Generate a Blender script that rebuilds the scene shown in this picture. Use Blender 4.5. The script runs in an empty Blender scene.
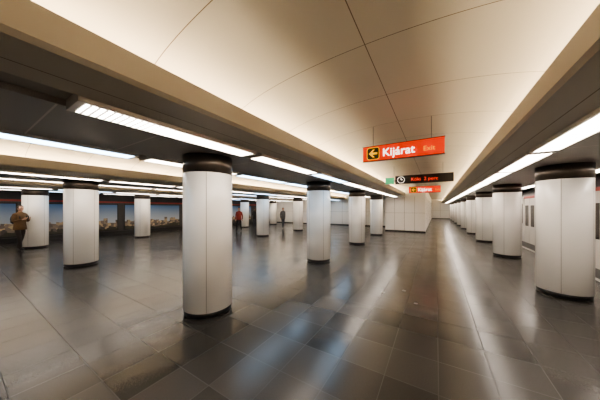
import bpy, math, random
from mathutils import Vector, Matrix, Euler
random.seed(4)
scene = bpy.context.scene
scene.view_settings.view_transform = 'AgX'
scene.view_settings.look = 'AgX - Medium High Contrast'
scene.view_settings.exposure = 0.78
COL = scene.collection

# ------------------------------------------------------------------ materials
def new_mat(name):
    m = bpy.data.materials.new(name); m.use_nodes = True
    nt = m.node_tree; b = nt.nodes['Principled BSDF']
    return m, nt, b
def pmat(name, col, rough=0.5, metal=0.0, emis=None, es=0.0, var=0.0, vscale=6.0, bump=0.0, coat=0.0):
    m, nt, b = new_mat(name)
    b.inputs['Base Color'].default_value = (*col, 1)
    b.inputs['Roughness'].default_value = rough
    b.inputs['Metallic'].default_value = metal
    b.inputs['Coat Weight'].default_value = coat
    if emis:
        b.inputs['Emission Color'].default_value = (*emis, 1)
        b.inputs['Emission Strength'].default_value = es
    if var or bump:
        tc = nt.nodes.new('ShaderNodeTexCoord'); n = nt.nodes.new('ShaderNodeTexNoise')
        n.inputs['Scale'].default_value = vscale; n.inputs['Detail'].default_value = 5
        nt.links.new(tc.outputs['Object'], n.inputs['Vector'])
        if var:
            mx = nt.nodes.new('ShaderNodeMix'); mx.data_type = 'RGBA'
            mx.inputs[6].default_value = (*[c*(1-var) for c in col], 1)
            mx.inputs[7].default_value = (*[min(1, c*(1+var)) for c in col], 1)
            nt.links.new(n.outputs['Fac'], mx.inputs[0]); nt.links.new(mx.outputs[2], b.inputs['Base Color'])
        if bump:
            bp = nt.nodes.new('ShaderNodeBump'); bp.inputs['Strength'].default_value = bump
            nt.links.new(n.outputs['Fac'], bp.inputs['Height']); nt.links.new(bp.outputs[0], b.inputs['Normal'])
    return m

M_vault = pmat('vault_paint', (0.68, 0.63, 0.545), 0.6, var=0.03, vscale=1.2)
M_seam = pmat('panel_joint', (0.20, 0.16, 0.12), 0.8)
M_cseam = pmat('column_joint', (0.34, 0.31, 0.28), 0.7)
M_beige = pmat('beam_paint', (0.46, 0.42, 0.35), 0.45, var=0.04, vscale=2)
M_column = pmat('column_enamel', (0.91, 0.89, 0.85), 0.25, var=0.02, vscale=3)
M_bronze = pmat('bronze_collar', (0.09, 0.072, 0.058), 0.3, metal=0.5, var=0.3, vscale=9)
M_base = pmat('black_plinth', (0.015, 0.014, 0.013), 0.35)
M_white = pmat('white_wall_panel', (0.86, 0.83, 0.78), 0.4, var=0.02)
M_dark = pmat('dark_wall', (0.055, 0.05, 0.047), 0.5, var=0.2)
M_red = pmat('red_stripe', (0.35, 0.04, 0.03), 0.4)
M_steel = pmat('steel', (0.35, 0.34, 0.33), 0.35, metal=0.9)
M_lampbody = pmat('lamp_housing', (0.55, 0.50, 0.45), 0.4, metal=0.2)

def soffit_mat():
    m, nt, b = new_mat('perforated_soffit')
    tc = nt.nodes.new('ShaderNodeTexCoord')
    v = nt.nodes.new('ShaderNodeTexNoise'); v.inputs['Scale'].default_value = 220
    nt.links.new(tc.outputs['Object'], v.inputs['Vector'])
    mx = nt.nodes.new('ShaderNodeMix'); mx.data_type = 'RGBA'
    mx.inputs[6].default_value = (0.19, 0.175, 0.155, 1); mx.inputs[7].default_value = (0.42, 0.39, 0.35, 1)
    nt.links.new(v.outputs['Fac'], mx.inputs[0]); nt.links.new(mx.outputs[2], b.inputs['Base Color'])
    b.inputs['Roughness'].default_value = 0.4
    return m
M_soffit = soffit_mat()

def math_node(nt, op, a, bb=None):
    n = nt.nodes.new('ShaderNodeMath'); n.operation = op
    for i, x in enumerate((a, bb)):
        if x is None: continue
        if isinstance(x, (int, float)): n.inputs[i].default_value = x
        else: nt.links.new(x, n.inputs[i])
    return n.outputs[0]

def floor_mat():
    m, nt, b = new_mat('polished_stone_tiles')
    tc = nt.nodes.new('ShaderNodeTexCoord'); sp = nt.nodes.new('ShaderNodeSeparateXYZ')
    nt.links.new(tc.outputs['Object'], sp.inputs[0])
    TX, TY = 0.46, 0.505
    fx = math_node(nt, 'DIVIDE', math_node(nt, 'ADD', sp.outputs[0], 40.0), TX)
    fy = math_node(nt, 'DIVIDE', math_node(nt, 'ADD', sp.outputs[1], 40.1), TY)
    ix = math_node(nt, 'FLOOR', fx); iy = math_node(nt, 'FLOOR', fy)
    cx = nt.nodes.new('ShaderNodeCombineXYZ'); nt.links.new(ix, cx.inputs[0]); nt.links.new(iy, cx.inputs[1])
    wn = nt.nodes.new('ShaderNodeTexWhiteNoise'); nt.links.new(cx.outputs[0], wn.inputs[0])
    ramp = nt.nodes.new('ShaderNodeValToRGB'); e = ramp.color_ramp.elements
    e[0].position = 0; e[0].color = (0.031, 0.0295, 0.027, 1)
    e[1].position = 1; e[1].color = (0.060, 0.057, 0.053, 1)
    k = e.new(0.5); k.color = (0.045, 0.0425, 0.0395, 1)
    nt.links.new(wn.outputs['Value'], ramp.inputs[0])
    nz = nt.nodes.new('ShaderNodeTexNoise'); nz.inputs['Scale'].default_value = 90; nz.inputs['Detail'].default_value = 3
    nt.links.new(tc.outputs['Object'], nz.inputs['Vector'])
    sc = math_node(nt, 'ADD', math_node(nt, 'MULTIPLY', nz.outputs['Fac'], 0.4), 0.8)
    vm = nt.nodes.new('ShaderNodeVectorMath'); vm.operation = 'SCALE'
    nt.links.new(ramp.outputs[0], vm.inputs[0]); nt.links.new(sc, vm.inputs['Scale'])
    def edge(f, w):
        fr = math_node(nt, 'FRACT', f)
        d = math_node(nt, 'MINIMUM', fr, math_node(nt, 'SUBTRACT', 1.0, fr))
        return math_node(nt, 'LESS_THAN', d, w)
    g = math_node(nt, 'MAXIMUM', edge(fx, 0.008), edge(fy, 0.008))
    mx = nt.nodes.new('ShaderNodeMix'); mx.data_type = 'RGBA'
    nt.links.new(g, mx.inputs[0]); nt.links.new(vm.outputs[0], mx.inputs[6]); mx.inputs[7].default_value = (0.012, 0.011, 0.010, 1)
    nt.links.new(mx.outputs[2], b.inputs['Base Color'])
    r = math_node(nt, 'ADD', math_node(nt, 'MULTIPLY', wn.outputs['Value'], 0.05), 0.205)
    r = math_node(nt, 'ADD', r, math_node(nt, 'MULTIPLY', g, 0.3))
    nt.links.new(r, b.inputs['Roughness'])
    return m
M_floor = floor_mat()

def lamp_mat(name, col, s, grille=True):
    m, nt, b = new_mat(name)
    b.inputs['Base Color'].default_value = (0.6, 0.6, 0.6, 1)
    b.inputs['Emission Color'].default_value = (*col, 1)
    if grille:
        tc = nt.nodes.new('ShaderNodeTexCoord'); sp = nt.nodes.new('ShaderNodeSeparateXYZ')
        nt.links.new(tc.outputs['Object'], sp.inputs[0])
        def fr(o, p):
            f = math_node(nt, 'FRACT', math_node(nt, 'DIVIDE', math_node(nt, 'ADD', o, 50), p))
            return math_node(nt, 'LESS_THAN', math_node(nt, 'ABSOLUTE', math_node(nt, 'SUBTRACT', f, 0.5)), 0.34)
        g = math_node(nt, 'MULTIPLY', fr(sp.outputs[0], 0.05), fr(sp.outputs[1], 0.05))
        st = math_node(nt, 'ADD', math_node(nt, 'MULTIPLY', g, s*1.5), s*0.07)
        nt.links.new(st, b.inputs['Emission Strength'])
    else:
        b.inputs['Emission Strength'].default_value = s
    return m
M_lw = lamp_mat('lamp_diffuser_warm', (1, 0.87, 0.75), 9.8)
M_lc = lamp_mat('lamp_diffuser_cool', (0.50, 0.74, 1.0), 6, False)
M_cove = lamp_mat('cove_tube', (1, 0.80, 0.54), 31, False)

# ------------------------------------------------------------------ mesh builder
class MB:
    def __init__(s): s.v = []; s.f = []; s.m = []; s.sm = []; s.mats = []
    def mi(s, mat):
        if mat not in s.mats: s.mats.append(mat)
        return s.mats.index(mat)
    def poly(s, pts, mat, smooth=False):
        i = len(s.v); s.v += [tuple(p) for p in pts]; s.f.append(tuple(range(i, i+len(pts)))); s.m.append(s.mi(mat)); s.sm.append(smooth)
    def box(s, x0, x1, y0, y1, z0, z1, mat):
        i = len(s.v)
        s.v += [(x, y, z) for z in (z0, z1) for y in (y0, y1) for x in (x0, x1)]
        for f in ((0,2,3,1),(4,5,7,6),(0,1,5,4),(2,6,7,3),(0,4,6,2),(1,3,7,5)):
            s.f.append(tuple(i+a for a in f)); s.m.append(s.mi(mat)); s.sm.append(False)
    def sheet(s, prof, y0, y1, mat, smooth=False):
        i = len(s.v)
        for x, z in prof: s.v += [(x, y0, z), (x, y1, z)]
        for k in range(len(prof)-1):
            a = i+2*k
            s.f.append((a, a+1, a+3, a+2)); s.m.append(s.mi(mat)); s.sm.append(smooth)
    def lathe(s, prof, cx, cy, n, smooth=True, sx=1, sy=1):
        i = len(s.v); k = len(prof)
        for r, z, _ in prof:
            for a in range(n):
                t = 2*math.pi*a/n; s.v.append((cx+r*sx*math.cos(t), cy+r*sy*math.sin(t), z))
        for j in range(k-1):
            for a in range(n):
                b2 = (a+1) % n
                s.f.append((i+j*n+a, i+j*n+b2, i+(j+1)*n+b2, i+(j+1)*n+a)); s.m.append(s.mi(prof[j][2]))
                s.sm.append(smooth and abs(prof[j][1]-prof[j+1][1]) > 1e-4)
        s.f.append(tuple(i+(k-1)*n+a for a in range(n))); s.m.append(s.mi(prof[-1][2])); s.sm.append(False)
        s.f.append(tuple(i+n-1-a for a in range(n))); s.m.append(s.mi(prof[0][2])); s.sm.append(False)
    def make(s, name, parent=None, loc=(0,0,0), rot=0):
        me = bpy.data.meshes.new(name); me.from_pydata(s.v, [], s.f)
        for m in s.mats: me.materials.append(m)
        for p, mi, sm in zip(me.polygons, s.m, s.sm): p.material_index = mi; p.use_smooth = sm
        me.update()
        o = bpy.data.objects.new(name, me); COL.objects.link(o); o.location = loc; o.rotation_euler[2] = rot
        if parent: o.parent = parent
        return o
def empty(name, loc=(0,0,0), rot=0):
    e = bpy.data.objects.new(name, None); COL.objects.link(e); e.location = loc; e.rotation_euler[2] = rot; e.empty_display_size = 0.1
    return e

# ------------------------------------------------------------------ layout
P = 4.04
ROWS = [2.12, -3.22, -9.0, -14.6]
RY0 = [2.34, 2.31, 2.16, 2.06]
YB, YE, YEL = -6.0, 42.0, 21.0
ZS = 2.5
XW = -17.6

fb = MB()
fb.box(XW, 3.28, YB, YE, -0.15, 0.0, M_floor)
fb.make('floor')
tb = MB(); tb.box(3.28, 6.4, YB, YE, -1.25, -1.10, M_dark)
for xr in (4.0, 5.45): tb.box(xr, xr+0.07, YB, YE, -1.10, -0.96, M_steel)
tb.make('floor_track_bed')
eb = MB(); eb.box(3.16, 3.275, YB, YE, 0.0, 0.004, pmat('platform_edge', (0.5, 0.48, 0.44), 0.5, var=0.1)); eb.make('trim_platform_edge')

# ceiling
cb = MB()
def vault(xl, xr, y0, y1):
    c = (xl+xr)/2; hw = (xr-xl)/2-0.82
    n = 40; prof = []
    for i in range(n+1):
        t = math.pi*(1-i/n); prof.append((c+hw*math.cos(t), 2.67+0.49*math.sin(t)**0.9 if 0 < i < n else 2.67))
    cb.sheet(prof, y0, y1, M_vault, True)
    y = 0.98-1.03*7
    while y < y1:
        if y > y0:
            cb.sheet([(x, z-0.004) for x, z in prof], y-0.0035, y+0.0035, M_seam)
        y += 1.03
    cb.sheet([(c-0.004, 3.155), (c+0.004, 3.155)], y0, y1, M_seam)
def beamside(r, s, y0, y1):
    q = lambda d, z: (r+s*d, z)
    cb.sheet([q(0.66, ZS), q(0.66, ZS+0.05), q(0.98, ZS+0.05), q(0.98, ZS)], y0, y1, M_soffit)
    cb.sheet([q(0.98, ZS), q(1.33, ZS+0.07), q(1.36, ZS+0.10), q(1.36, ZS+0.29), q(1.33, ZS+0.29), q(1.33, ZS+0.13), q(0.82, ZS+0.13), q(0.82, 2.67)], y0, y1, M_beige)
    cb.sheet([q(1.12, ZS+0.024), q(1.128, ZS+0.025)], y0, y1, M_seam)
for i, r in enumerate(ROWS):
    y1 = YE if i < 2 else YEL
    cb.sheet([(r-0.66, ZS), (r+0.66, ZS)], YB, y1, M_soffit)
    y = YB
    while y < y1:
        cb.sheet([(r-0.66, ZS-0.003), (r+0.66, ZS-0.003)], y, y+0.014, M_lampbody); y += P/5
    for s in (1, -1):
        if (i == 0 and s == 1) or (i == 3 and s == -1):
            q = lambda d, z: (r+s*d, z)
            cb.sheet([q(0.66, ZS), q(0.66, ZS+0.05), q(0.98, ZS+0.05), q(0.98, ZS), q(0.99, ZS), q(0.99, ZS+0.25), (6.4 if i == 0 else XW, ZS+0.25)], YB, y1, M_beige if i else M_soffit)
        else:
            beamside(r, s, YB, y1)
for i in range(3):
    vault(ROWS[i+1], ROWS[i], YB, YE if i == 0 else YEL)
cb.make('ceiling')

# cove lights (real tubes lying in the coves)
for i in range(3):
    y1 = YE if i == 0 else YEL
    for r, s in ((ROWS[i], -1), (ROWS[i+1], 1)):
        b = MB(); x = r+s*1.06
        b.box(x-0.05, x+0.05, YB+0.1, y1-0.1, ZS+0.13, ZS+0.15, M_lampbody)
        y = YB+0.15
        while y < y1-1.2:
            b.box(x-0.02, x+0.02, y, y+1.45, ZS+0.151, ZS+0.185, M_cove); y += 1.5
        b.make('cove_light')

# lamp strips
def lamp_run(r, s, y1, coolf, k0, ph):
    b = MB(); x = r+s*0.82
    k = k0
    while True:
        ya = ph+k*P/2; yb = ya+P/2-0.12
        if yb > y1: break
        mt = M_lc if coolf(k) else M_lw
        b.box(x-0.155, x+0.155, ya, yb, ZS-0.035, ZS+0.045, M_lampbody)
        b.box(x-0.12, x+0.12, ya+0.05, yb-0.05, ZS-0.039, ZS-0.034, mt)
        k += 1
    b.make('fluorescent_ceiling_lamp')
for i, r in enumerate(ROWS):
    y1 = YE if i < 1 else (17.2 if i == 1 else YEL)
    for s in (1, -1):
        ph = 0.52
        if i == 1 and s == 1: cf = lambda k: k in (2,)
        elif i == 1: cf = lambda k: k % 3 != 1; ph = -0.32
        elif i == 0: cf = lambda k: False
        else: cf = lambda k: (k*7+i) % 5 == 0
        lamp_run(r, s, y1, cf, 0 if i == 1 and s == 1 else -2, ph)

# columns
def column(x, y):
    b = MB(); R = 0.378
    b.lathe([(R-0.015, 0, M_base), (R-0.015, 0.075, M_base), (R-0.02, 0.078, M_column), (R, 0.085, M_column), (R, 2.215, M_column), (R-0.012, 2.222, M_base), (R-0.012, 2.235, M_base), (R+0.004, 2.238, M_bronze), (R+0.004, ZS, M_bronze)], 0, 0, 72)
    for a in range(5):
        t = math.radians(-40-72*a); w = 0.004
        n = Vector((math.cos(t), math.sin(t), 0)); u = Vector((-n.y, n.x, 0))
        c = n*(R+0.0012)
        pts = [c-u*w+Vector((0, 0, 0.085)), c+u*w+Vector((0, 0, 0.085)), c+u*w+Vector((0, 0, 2.215)), c-u*w+Vector((0, 0, 2.215))]
        b.poly(pts, M_cseam)
    return b
colmesh = None
for i, r in enumerate(ROWS):
    kmax = [9, 3, 4, 4][i]
    for k in range(-1, kmax+1):
        if colmesh is None:
            o = column(0, 0).make('round_column'); colmesh = o.data
        else:
            o = bpy.data.objects.new('round_column', colmesh); COL.objects.link(o)
        o.location = (r, RY0[i]+k*P, 0)

# walls
def panel_wall(name, x0, x1, y0, y1, z1=3.3, mat=M_white, step=1.0, faces='S'):
    b = MB(); b.box(x0, x1, y0, y1, 0, z1, mat)
    if 'S' in faces:
        x = x0+step
        while x < x1-0.1: b.box(x-0.008, x+0.008, y0-0.003, y0, 0.1, 2.5, M_seam); x += step
        b.box(x0, x1, y0-0.006, y0, 0, 0.1, M_base)
        b.box(x0, x1, y0-0.003, y0, 1.35, 1.362, M_seam)
    if 'E' in faces:
        y = y0+step
        while y < y1-0.1: b.box(x1, x1+0.003, y-0.008, y+0.008, 0.1, 2.5, M_seam); y += step
        b.box(x1, x1+0.006, y0, y1, 0, 0.1, M_base)
    return b.make(name)
panel_wall('wall_partition', -3.22, -0.62, 17.3, YE, faces='SE', step=0.65)
panel_wall('wall_far_left', XW, -3.25, YEL, YEL+0.2, step=1.2)
panel_wall('wall_far', -0.6, 6.4, YE, YE+0.2, step=1.2)
panel_wall('wall_back', XW, 6.4, YB-0.2, YB, faces='')
b = MB(); b.box(6.4, 6.6, YB, YE, -1.25, 3.3, M_dark); b.make('wall_right')
b = MB(); b.box(XW-0.2, XW, YB, YEL, 0, 3.3, M_dark)
b.box(XW, XW+0.02, YB, YEL, 2.02, 2.12, M_red)
b.box(XW, XW+0.03, YB, YEL, 0, 0.22, M_base)
b.make('wall_left')

# murals
def mural_mat():
    m, nt, b = new_mat('city_panorama_print')
    tc = nt.nodes.new('ShaderNodeTexCoord'); sp = nt.nodes.new('ShaderNodeSeparateXYZ'); nt.links.new(tc.outputs['Object'], sp.inputs[0])
    y, z = sp.outputs[1], sp.outputs[2]
    sky = nt.nodes.new('ShaderNodeValToRGB'); e = sky.color_ramp.elements
    e[0].position = 0.45; e[0].color = (0.42, 0.46, 0.50, 1); e[1].position = 1.0; e[1].color = (0.07, 0.17, 0.36, 1)
    nt.links.new(math_node(nt, 'DIVIDE', z, 1.9), sky.inputs[0])
    cy = nt.nodes.new('ShaderNodeCombineXYZ'); nt.links.new(math_node(nt, 'FLOOR', math_node(nt, 'MULTIPLY', y, 5.0)), cy.inputs[0])
    w = nt.nodes.new('ShaderNodeTexWhiteNoise'); nt.links.new(cy.outputs[0], w.inputs[0])
    nl = nt.nodes.new('ShaderNodeTexNoise'); nl.inputs['Scale'].default_value = 0.8; nt.links.new(tc.outputs['Object'], nl.inputs['Vector'])
    h = math_node(nt, 'ADD', math_node(nt, 'MULTIPLY', w.outputs['Value'], 0.30), math_node(nt, 'ADD', math_node(nt, 'MULTIPLY', nl.outputs['Fac'], 0.5), 0.50))
    isb = math_node(nt, 'LESS_THAN', z, h)
    vo = nt.nodes.new('ShaderNodeTexVoronoi'); vo.inputs['Scale'].default_value = 7; nt.links.new(tc.outputs['Object'], vo.inputs['Vector'])
    br = nt.nodes.new('ShaderNodeValToRGB'); e = br.color_ramp.elements
    e[0].color = (0.07, 0.06, 0.055, 1); e[1].color = (0.50, 0.38, 0.22, 1)
    k = e.new(0.5); k.color = (0.22, 0.17, 0.13, 1)
    s2 = nt.nodes.new('ShaderNodeSeparateColor'); nt.links.new(vo.outputs['Color'], s2.inputs[0]); nt.links.new(s2.outputs[0], br.inputs[0])
    mx = nt.nodes.new('ShaderNodeMix'); mx.data_type = 'RGBA'
    nt.links.new(isb, mx.inputs[0]); nt.links.new(sky.outputs[0], mx.inputs[6]); nt.links.new(br.outputs[0], mx.inputs[7])
    nt2 = nt.nodes.new('ShaderNodeTexNoise'); nt2.inputs['Scale'].default_value = 3; nt.links.new(tc.outputs['Object'], nt2.inputs['Vector'])
    tree = math_node(nt, 'LESS_THAN', z, math_node(nt, 'ADD', math_node(nt, 'MULTIPLY', nt2.outputs['Fac'], 0.7), 0.12))
    m3 = nt.nodes.new('ShaderNodeMix'); m3.data_type = 'RGBA'
    nt.links.new(tree, m3.inputs[0]); nt.links.new(mx.outputs[2], m3.inputs[6]); m3.inputs[7].default_value = (0.05, 0.045, 0.03, 1)
    nt.links.new(m3.outputs[2], b.inputs['Base Color']); b.inputs['Roughness'].default_value = 0.4
    return m
M_mural = mural_mat()
for k in range(-2, 4):
    yc = RY0[3]+k*P+P/2; b = MB()
    b.box(XW+0.001, XW+0.05, yc-1.86, yc+1.86, 0.25, 1.95, M_base)
    b.box(XW+0.05, XW+0.055, yc-1.81, yc+1.81, 0.30, 1.90, M_mural)
    b.make('city_mural_panel')

# ------------------------------------------------------------------ train
M_tw = pmat('train_white', (0.68, 0.66, 0.63), 0.3, coat=0.3)
M_tg = pmat('train_glass', (0.012, 0.012, 0.014), 0.12)
M_tgr = pmat('train_grey', (0.12, 0.12, 0.12), 0.4)
tr = empty('metro_train')
for c in range(3):
    ya = -5.6+c*15.6; yb = ya+15.2
    b = MB()
    b.box(3.42, 5.95, ya, yb, -0.25, 2.2, M_tgr)
    b.box(3.38, 3.42, ya, yb, -0.15, 0.18, M_tgr)
    b.sheet([(3.38, 2.2), (3.45, 2.38), (3.7, 2.52), (4.2, 2.6), (5.1, 2.6), (5.6, 2.52), (5.9, 2.38), (5.95, 2.2)], ya, yb, M_tgr, True)
    n = 4; seg = (yb-ya)/n
    for j in range(n):
        s0 = ya+j*seg
        dw = 1.3
        b.box(3.38, 3.425, s0, s0+seg-dw, 0.18, 0.98, M_tw)
        b.box(3.38, 3.425, s0, s0+seg-dw, 1.88, 2.2, M_tw)
        for q in (0, 0.5, 1):
            yy = s0+(seg-dw-0.14)*q; b.box(3.38, 3.425, yy, yy+0.14, 0.98, 1.88, M_tw)
        b.box(3.40, 3.426, s0, s0+seg-dw, 0.98, 1.88, M_tg)
        d0 = s0+seg-dw
        for h in (0, 1):
            a = d0+h*dw/2+0.01; e = a+dw/2-0.02
            b.box(3.395, 3.425, a, e, 0.18, 0.9, M_tw); b.box(3.395, 3.425, a, e, 1.8, 2.1, M_tw)
            b.box(3.395, 3.425, a, a+0.09, 0.9, 1.8, M_tw); b.box(3.395, 3.425, e-0.09, e, 0.9, 1.8, M_tw)
            b.box(3.41, 3.426, a, e, 0.9, 1.8, M_tg)
        b.box(3.38, 3.425, d0, d0+dw, 2.1, 2.2, M_red)
    for yy in (ya+2.5, yb-2.5):
        b.box(3.9, 5.6, yy-1.1, yy+1.1, -0.7, -0.3, M_tgr)
        for w in (-0.8, 0.8):
            for xx in (3.98, 5.42):
                i0 = len(b.v); N = 20; R = 0.42
                for xo in (0, 0.12):
                    for a in range(N):
                        t = 2*math.pi*a/N; b.v.append((xx+xo, yy+w+R*math.cos(t), -0.54+R*math.sin(t)))
                for a in range(N):
                    b.f.append((i0+a, i0+(a+1) % N, i0+N+(a+1) % N, i0+N+a)); b.m.append(b.mi(M_steel)); b.sm.append(False)
                b.f.append(tuple(i0+a for a in range(N))); b.m.append(b.mi(M_steel)); b.sm.append(False)
                b.f.append(tuple(i0+N+a for a in range(N))); b.m.append(b.mi(M_steel)); b.sm.append(False)
    b.make('carriage_%d' % (c+1), tr)

# ------------------------------------------------------------------ signs
M_or = pmat('sign_orange', (0.80, 0.035, 0.006), 0.45, emis=(1.0, 0.04, 0.004), es=0.30)
M_yel = pmat('sign_yellow', (0.9, 0.5, 0.02), 0.4, emis=(1.0, 0.50, 0.01), es=0.5)
M_txt = pmat('sign_white', (0.9, 0.9, 0.85), 0.4, emis=(1, 0.95, 0.85), es=1.2)
M_txo = pmat('sign_amber_text', (0.9, 0.35, 0.03), 0.4, emis=(1, 0.42, 0.03), es=0.6)
M_blk = pmat('sign_black', (0.012, 0.012, 0.012), 0.3)
M_grn = pmat('sign_green', (0.03, 0.35, 0.15), 0.4, emis=(0.1, 0.8, 0.4), es=0.25)
M_led = pmat('led_red', (0.6, 0.03, 0.02), 0.4, emis=(1, 0.06, 0.03), es=0.8)
def text(s, size, x, z, mat, parent, name, y=-0.036, off=0.0):
    c = bpy.data.curves.new(name, 'FONT'); c.body = s; c.size = size; c.offset = off; c.extrude = 0.001
    o = bpy.data.objects.new(name, c); COL.objects.link(o)
    bpy.context.view_layer.update()
    me = bpy.data.meshes.new_from_object(o.evaluated_get(bpy.context.evaluated_depsgraph_get()))
    bpy.data.objects.remove(o)
    me.materials.clear(); me.materials.append(mat)
    t = bpy.data.objects.new(name, me); COL.objects.link(t)
    t.rotation_euler = (math.radians(90), 0, 0); t.location = (x, y, z); t.parent = parent
    return t
def arrow(b, cx, cz, s, y):
    pts = [(-.36, 0), (-.02, .34), (.14, .34), (-.08, .09), (.36, .09), (.36, -.09), (-.08, -.09), (.14, -.34), (-.02, -.34)]
    for tri in ((0, 1, 2, 3), (0, 3, 6), (3, 4, 5, 6), (0, 6, 7, 8)):
        b.poly([(cx+pts[i][0]*s, y, cz+pts[i][1]*s) for i in tri], M_yel)
def rods(b, w, z0, z1):
    for x in (-w*0.36, w*0.36):
        b.box(x-0.005, x+0.005, -0.005, 0.005, z0, z1, M_steel)
def exit_sign(x, y, w, h, zb):
    e = empty('hanging_exit_sign', (x, y, zb))
    b = MB(); b.box(-w/2, w/2, -0.03, 0.03, 0, h, M_or)
    b.box(-w/2-0.008, w/2+0.008, -0.033, 0.033, -0.008, 0.0, M_blk); b.box(-w/2-0.008, w/2+0.008, -0.033, 0.033, h, h+0.008, M_blk)
    s = h*0.86; cx = -w/2+h*0.70; cz = h/2
    def rr(s, y, m):
        r = s*0.18; pts = []
        for qx, qz, a0 in ((1, 1, 0), (-1, 1, 90), (-1, -1, 180), (1, -1, 270)):
            for k in range(5):
                t = math.radians(a0+k*22.5); pts.append((cx+qx*(s/2-r)+r*math.cos(t), y, cz+qz*(s/2-r)+r*math.sin(t)))
        b.poly(pts[::-1], m)
    rr(s, -0.0312, M_yel); rr(s*0.90, -0.0320, M_blk)
    arrow(b, cx, cz, s*0.92, -0.0328)
    rods(b, w, h, 3.10-zb)
    b.make('sign_box', e)
    text('Kijárat', h*0.74, cx+h*0.62, h*0.24, M_txt, e, 'label', off=0.0015)
    text('Exit', h*0.42, cx+h*3.05, h*0.28, M_txo, e, 'label_small')
exit_sign(-0.50, 3.97, 1.22, 0.25, 2.50)
exit_sign(-0.47, 11.9, 1.30, 0.29, 2.42)
e = empty('departure_board', (-0.52, 8.1, 2.49))
b = MB(); w = 1.95; h = 0.27
b.box(-w/2+0.32, w/2, -0.06, 0.06, 0, h, M_blk)
b.box(-w/2, -w/2+0.27, -0.04, 0.04, 0.02, h-0.04, M_grn)
b.box(-w/2+0.27, -w/2+0.32, -0.02, 0.02, 0.1, 0.14, M_steel)
for k in range(24):
    t0, t1 = 2*math.pi*k/24, 2*math.pi*(k+1)/24; cx, cz = -w/2+0.50, h/2
    b.poly([(cx+.11*math.cos(t0), -.062, cz+.11*math.sin(t0)), (cx+.11*math.cos(t1), -.062, cz+.11*math.sin(t1)), (cx+.10*math.cos(t1), -.062, cz+.10*math.sin(t1)), (cx+.10*math.cos(t0), -.062, cz+.10*math.sin(t0))], M_txt)
b.box(cx-0.006, cx+0.006, -.064, -.0625, cz, cz+0.07, M_txt); b.box(cx, cx+0.05, -.064, -.0625, cz-0.006, cz+0.006, M_txt)
rods(b, w, h, 3.10-2.49)
b.make('board_box', e)
text('Köki  2 perc', 0.15, -0.18, 0.08, M_led, e, 'led_text', y=-0.063)

e = empty('platform_sign', (3.0, 9.0, 2.28)); b = MB()
b.box(-0.03, 0.03, -0.9, 0.9, 0, 0.3, M_red); b.box(-0.01, 0.01, -0.6, -0.59, 0.3, 0.22+0.25, M_steel); b.box(-0.01, 0.01, 0.59, 0.6, 0.3, 0.47, M_steel)
b.make('panel', e)

for (sx, sy) in ((-0.9, 4.6), (-0.55, 4.9), (-0.3, 4.35), (-1.25, 7.1)):
    b = MB(); b.lathe([(0.035, 0, M_steel), (0.03, 0.006, M_steel)], 0, 0, 20); b.make('floor_stud', loc=(sx, sy, 0))

# ------------------------------------------------------------------ people
M_skin = pmat('skin', (0.55, 0.33, 0.24), 0.5, var=0.05)
M_eye = pmat('eye', (0.02, 0.015, 0.01), 0.2)
M_lip = pmat('lips', (0.40, 0.14, 0.12), 0.5)
def skin_obj(name, chains, matf, mats, subs=2, smooth_branch=0.5):
    me = bpy.data.meshes.new(name); vs = []; es = []; rs = []; roots = []
    for pts, rad, ed in chains:
        i = len(vs); vs += pts; rs += rad; es += [(a+i, c+i) for a, c in ed]; roots.append(i)
    me.from_pydata(vs, es, [])
    o = bpy.data.objects.new(name, me); COL.objects.link(o)
    md = o.modifiers.new('s', 'SKIN'); md.branch_smoothing = smooth_branch
    for v, r in zip(me.skin_vertices[0].data, rs): v.radius = r if isinstance(r, tuple) else (r, r)
    for i, v in enumerate(me.skin_vertices[0].data): v.use_root = i in roots
    sd = o.modifiers.new('d', 'SUBSURF'); sd.levels = subs; sd.render_levels = subs
    bpy.context.view_layer.update()
    m2 = bpy.data.meshes.new_from_object(o.evaluated_get(bpy.context.evaluated_depsgraph_get()))
    bpy.data.objects.remove(o)
    m2.materials.clear()
    for m in mats: m2.materials.append(m)
    for p in m2.polygons: p.material_index = matf(p.center); p.use_smooth = True
    r = bpy.data.objects.new(name, m2); COL.objects.link(r)
    return r
def ell(b, c, r, mat, nu=20, nv=12, clip=None):
    i = len(b.v)
    for j in range(nv+1):
        ph = math.pi*j/nv
        for a in range(nu):
            t = 2*math.pi*a/nu
            b.v.append((c[0]+r[0]*math.sin(ph)*math.cos(t), c[1]+r[1]*math.sin(ph)*math.sin(t), c[2]+r[2]*math.cos(ph)))
    for j in range(nv):
        for a in range(nu):
            q = (i+j*nu+a, i+(j+1)*nu+a, i+(j+1)*nu+(a+1) % nu, i+j*nu+(a+1) % nu)
            if clip:
                cc = sum((Vector(b.v[k]) for k in q), Vector())/4
                if not clip(cc): continue
            b.f.append(q); b.m.append(b.mi(mat)); b.sm.append(True)
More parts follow.
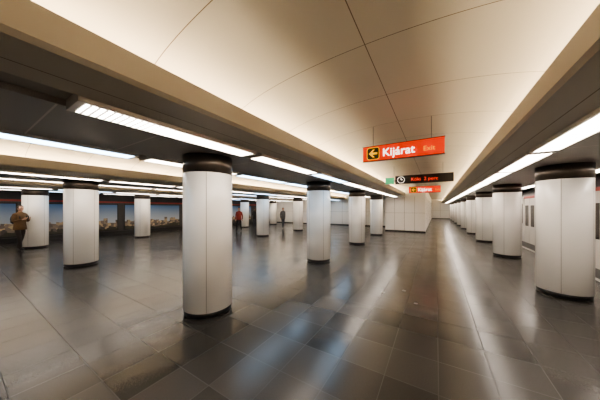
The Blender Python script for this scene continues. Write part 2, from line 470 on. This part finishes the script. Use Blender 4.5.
def person(name, loc, rot, top, legs, hair, shoe, stride=0.22, arms=('hang', 'hang'), coat=0.80, pack=None, longhair=False, phone=False, scale=1.0):
    e = empty(name, loc, rot); e.scale = (scale,)*3
    pts = [(0, 0, 0.95), (0, -0.005, 1.12), (0, 0, 1.32), (0, -0.005, 1.42), (0, 0.0, 1.49), (0, 0.012, 1.57)]
    rad = [(0.145, 0.105), (0.125, 0.095), (0.15, 0.11), (0.11, 0.085), (0.052, 0.052), (0.048, 0.05)]
    ed = [(0, 1), (1, 2), (2, 3), (3, 4), (4, 5)]
    wr = {}
    for s, st in ((1, stride), (-1, -stride)):
        i = len(pts)
        fwd = st > 0
        pts += [(s*0.095, 0, 0.86), (s*0.10, st*0.55+0.03, 0.49), (s*0.10, st-(0.0 if fwd else 0.05), 0.085 if fwd else 0.12), (s*0.105, st+(0.14 if fwd else 0.07), 0.04)]
        rad += [0.092, 0.062, 0.043, (0.042, 0.034)]
        ed += [(0, i), (i, i+1), (i+1, i+2), (i+2, i+3)]
    for s, a in ((1, arms[0]), (-1, arms[1])):
        i = len(pts)
        sh = (s*0.175, 0, 1.39)
        if a == 'hang': el = (s*0.225, -0.03, 1.12); w = (s*0.23, 0.05, 0.87)
        elif a == 'back': el = (s*0.225, -0.10, 1.13); w = (s*0.23, -0.10, 0.88)
        else: el = (s*0.215, 0.02, 1.12); w = (s*0.10, 0.24, 1.20)
        pts += [sh, el, w]; rad += [0.062, 0.05, 0.034]
        ed += [(3, i), (i, i+1), (i+1, i+2)]
        wr[s] = (Vector(el), Vector(w), a)
    def mf(c):
        if c.z > 1.475 and abs(c.x) < 0.09: return 1
        if abs(c.x) > 0.20 and c.z > 0.7: return 0
        if c.z < 0.10: return 3
        if c.z < 0.9: return 2
        return 0
    body = skin_obj('body', [(pts, rad, ed)], mf, [top, M_skin, legs, shoe]); body.parent = e
    ch = []
    for s, (el, w, a) in wr.items():
        d = (w-el).normalized(); side = Vector((0, 1, 0)) if a != 'up' else Vector((0, 0.2, 1)).normalized()
        inward = -s if a != 'up' else 1
        cur = Vector((inward, 0, 0)) if a != 'up' else Vector((0, 0.4, 0.9)).normalized()
        ch.append(([tuple(w-d*0.02), tuple(w+d*0.03), tuple(w+d*0.075)], [(0.022, 0.022), (0.036, 0.018), (0.038, 0.016)], [(0, 1), (1, 2)]))
        for f, (o, L) in enumerate(((0.028, 0.068), (0.010, 0.078), (-0.009, 0.072), (-0.027, 0.056))):
            p0 = w+d*0.065+side*o
            p1 = p0+d*L*0.45+cur*L*0.08; p2 = p1+d*L*0.28+cur*L*0.2; p3 = p2+d*L*0.15+cur*L*0.28
            ch.append(([tuple(p0), tuple(p1), tuple(p2), tuple(p3)], [0.009, 0.0088, 0.008, 0.007], [(0, 1), (1, 2), (2, 3)]))
        p0 = w+d*0.025+side*0.025; p1 = p0+side*0.03+d*0.025; p2 = p1+side*0.008+d*0.03+cur*0.01
        ch.append(([tuple(p0), tuple(p1), tuple(p2)], [0.011, 0.010, 0.008], [(0, 1), (1, 2)]))
    hd = skin_obj('hands', ch, lambda c: 0, [M_skin], subs=1); hd.parent = e
    b = MB(); hc = (0, 0.025, 1.625)
    ell(b, hc, (0.074, 0.092, 0.112), M_skin, 24, 16)
    ell(b, (0, 0.045, 1.565), (0.05, 0.06, 0.048), M_skin)
    ell(b, (0, 0.117, 1.61), (0.011, 0.016, 0.023), M_skin, 12, 8)
    for s in (1, -1):
        ell(b, (s*0.029, 0.104, 1.632), (0.012, 0.008, 0.007), M_eye, 10, 6)
        ell(b, (s*0.030, 0.107, 1.65), (0.017, 0.006, 0.003), hair, 10, 6)
        ell(b, (s*0.075, 0.02, 1.615), (0.010, 0.020, 0.032), M_skin, 10, 8)
    ell(b, (0, 0.106, 1.573), (0.022, 0.008, 0.006), M_lip, 10, 6)
    ell(b, (0, 0.012, 1.64), (0.086, 0.102, 0.115), hair, 28, 20, clip=lambda c: not (c.y > 0.055 and c.z < 1.685) and c.z > (1.56 if c.y < 0 else 1.60))
    if longhair:
        ell(b, (0, -0.055, 1.52), (0.082, 0.045, 0.15), hair)
    b.make('head', e)
    b = MB()
    b.lathe([(0.185, coat, top), (0.183, coat+0.08, top), (0.165, 1.05, top), (0.178, 1.25, top), (0.17, 1.38, top), (0.07, 1.475, top), (0.064, 1.50, top)], 0, 0, 28, sx=1.0, sy=0.80)
    b.make('coat', e)
    if pack:
        b = MB()
        ell(b, (0, -0.19, 1.20), (0.14, 0.085, 0.20), pack)
        ell(b, (0, -0.25, 1.12), (0.10, 0.05, 0.10), pack)
        for s in (1, -1):
            for k in range(8):
                t0 = math.pi*k/8; t1 = math.pi*(k+1)/8
                q = lambda t, w: (s*(0.10+w), -0.02-0.155*math.cos(t), 1.22+0.23*math.sin(t))
                b.poly([q(t0, -.018), q(t0, .018), q(t1, .018), q(t1, -.018)], pack)
        b.make('backpack', e)
    if phone:
        b = MB(); b.box(-0.04, 0.04, 0.30, 0.31, 1.20, 1.35, M_blk); b.make('phone', e)
    return e
C_must = pmat('coat_ochre', (0.13, 0.075, 0.035), 0.8, var=0.25, vscale=12, bump=0.3)
C_blk = pmat('cloth_black', (0.02, 0.02, 0.022), 0.8, var=0.2, bump=0.2)
C_jean = pmat('denim_dark', (0.035, 0.04, 0.055), 0.8, var=0.2, bump=0.2)
C_red = pmat('jacket_red', (0.22, 0.03, 0.025), 0.7, var=0.2, bump=0.2)
C_grey = pmat('jacket_grey', (0.08, 0.08, 0.08), 0.8, var=0.2)
C_brn = pmat('trouser_brown', (0.03, 0.022, 0.018), 0.8, var=0.2)
H_d = pmat('hair_dark', (0.03, 0.018, 0.012), 0.6, var=0.3, vscale=30)
H_b = pmat('hair_brown', (0.10, 0.055, 0.03), 0.6, var=0.3, vscale=30)
S_w = pmat('sneaker', (0.35, 0.33, 0.30), 0.6)
def at(px, py):
    d = 366.7/(py-208.5); u = (px-300)/220*d; s, c = 0.5258, 0.8506
    return (u*c-d*s, u*s+d*c, 0)
person('woman_with_backpack', at(20, 250.5), math.radians(-60), C_must, C_brn, H_d, C_blk, 0.16, ('up', 'up'), 0.80, C_blk, True, True, 1.03)
person('walking_man', at(239, 231.5), math.radians(-150), C_red, C_blk, H_d, C_blk, 0.2, ('hang', 'back'), 0.84)
person('standing_woman', at(255, 228.5), math.radians(60), C_blk, C_jean, H_b, C_blk, 0.05, ('hang', 'up'), 0.80, None, True)
person('walking_woman', at(283, 228.5), math.radians(-120), C_grey, C_jean, H_b, S_w, 0.2, ('hang', 'back'), 0.80)

# ------------------------------------------------------------------ world & camera
w = bpy.data.worlds.new('World'); scene.world = w; w.use_nodes = True
w.node_tree.nodes['Background'].inputs[0].default_value = (0.05, 0.045, 0.04, 1)
w.node_tree.nodes['Background'].inputs[1].default_value = 0.3
cd = bpy.data.cameras.new('Camera'); cam = bpy.data.objects.new('Camera', cd); COL.objects.link(cam)
cd.sensor_width = 36; cd.lens = 13.2; cd.shift_y = 8.5/600; cd.clip_start = 0.02
cam.location = (0, 0, 1.667); cam.rotation_euler = (math.radians(90), 0, math.atan(136/220))
scene.camera = cam
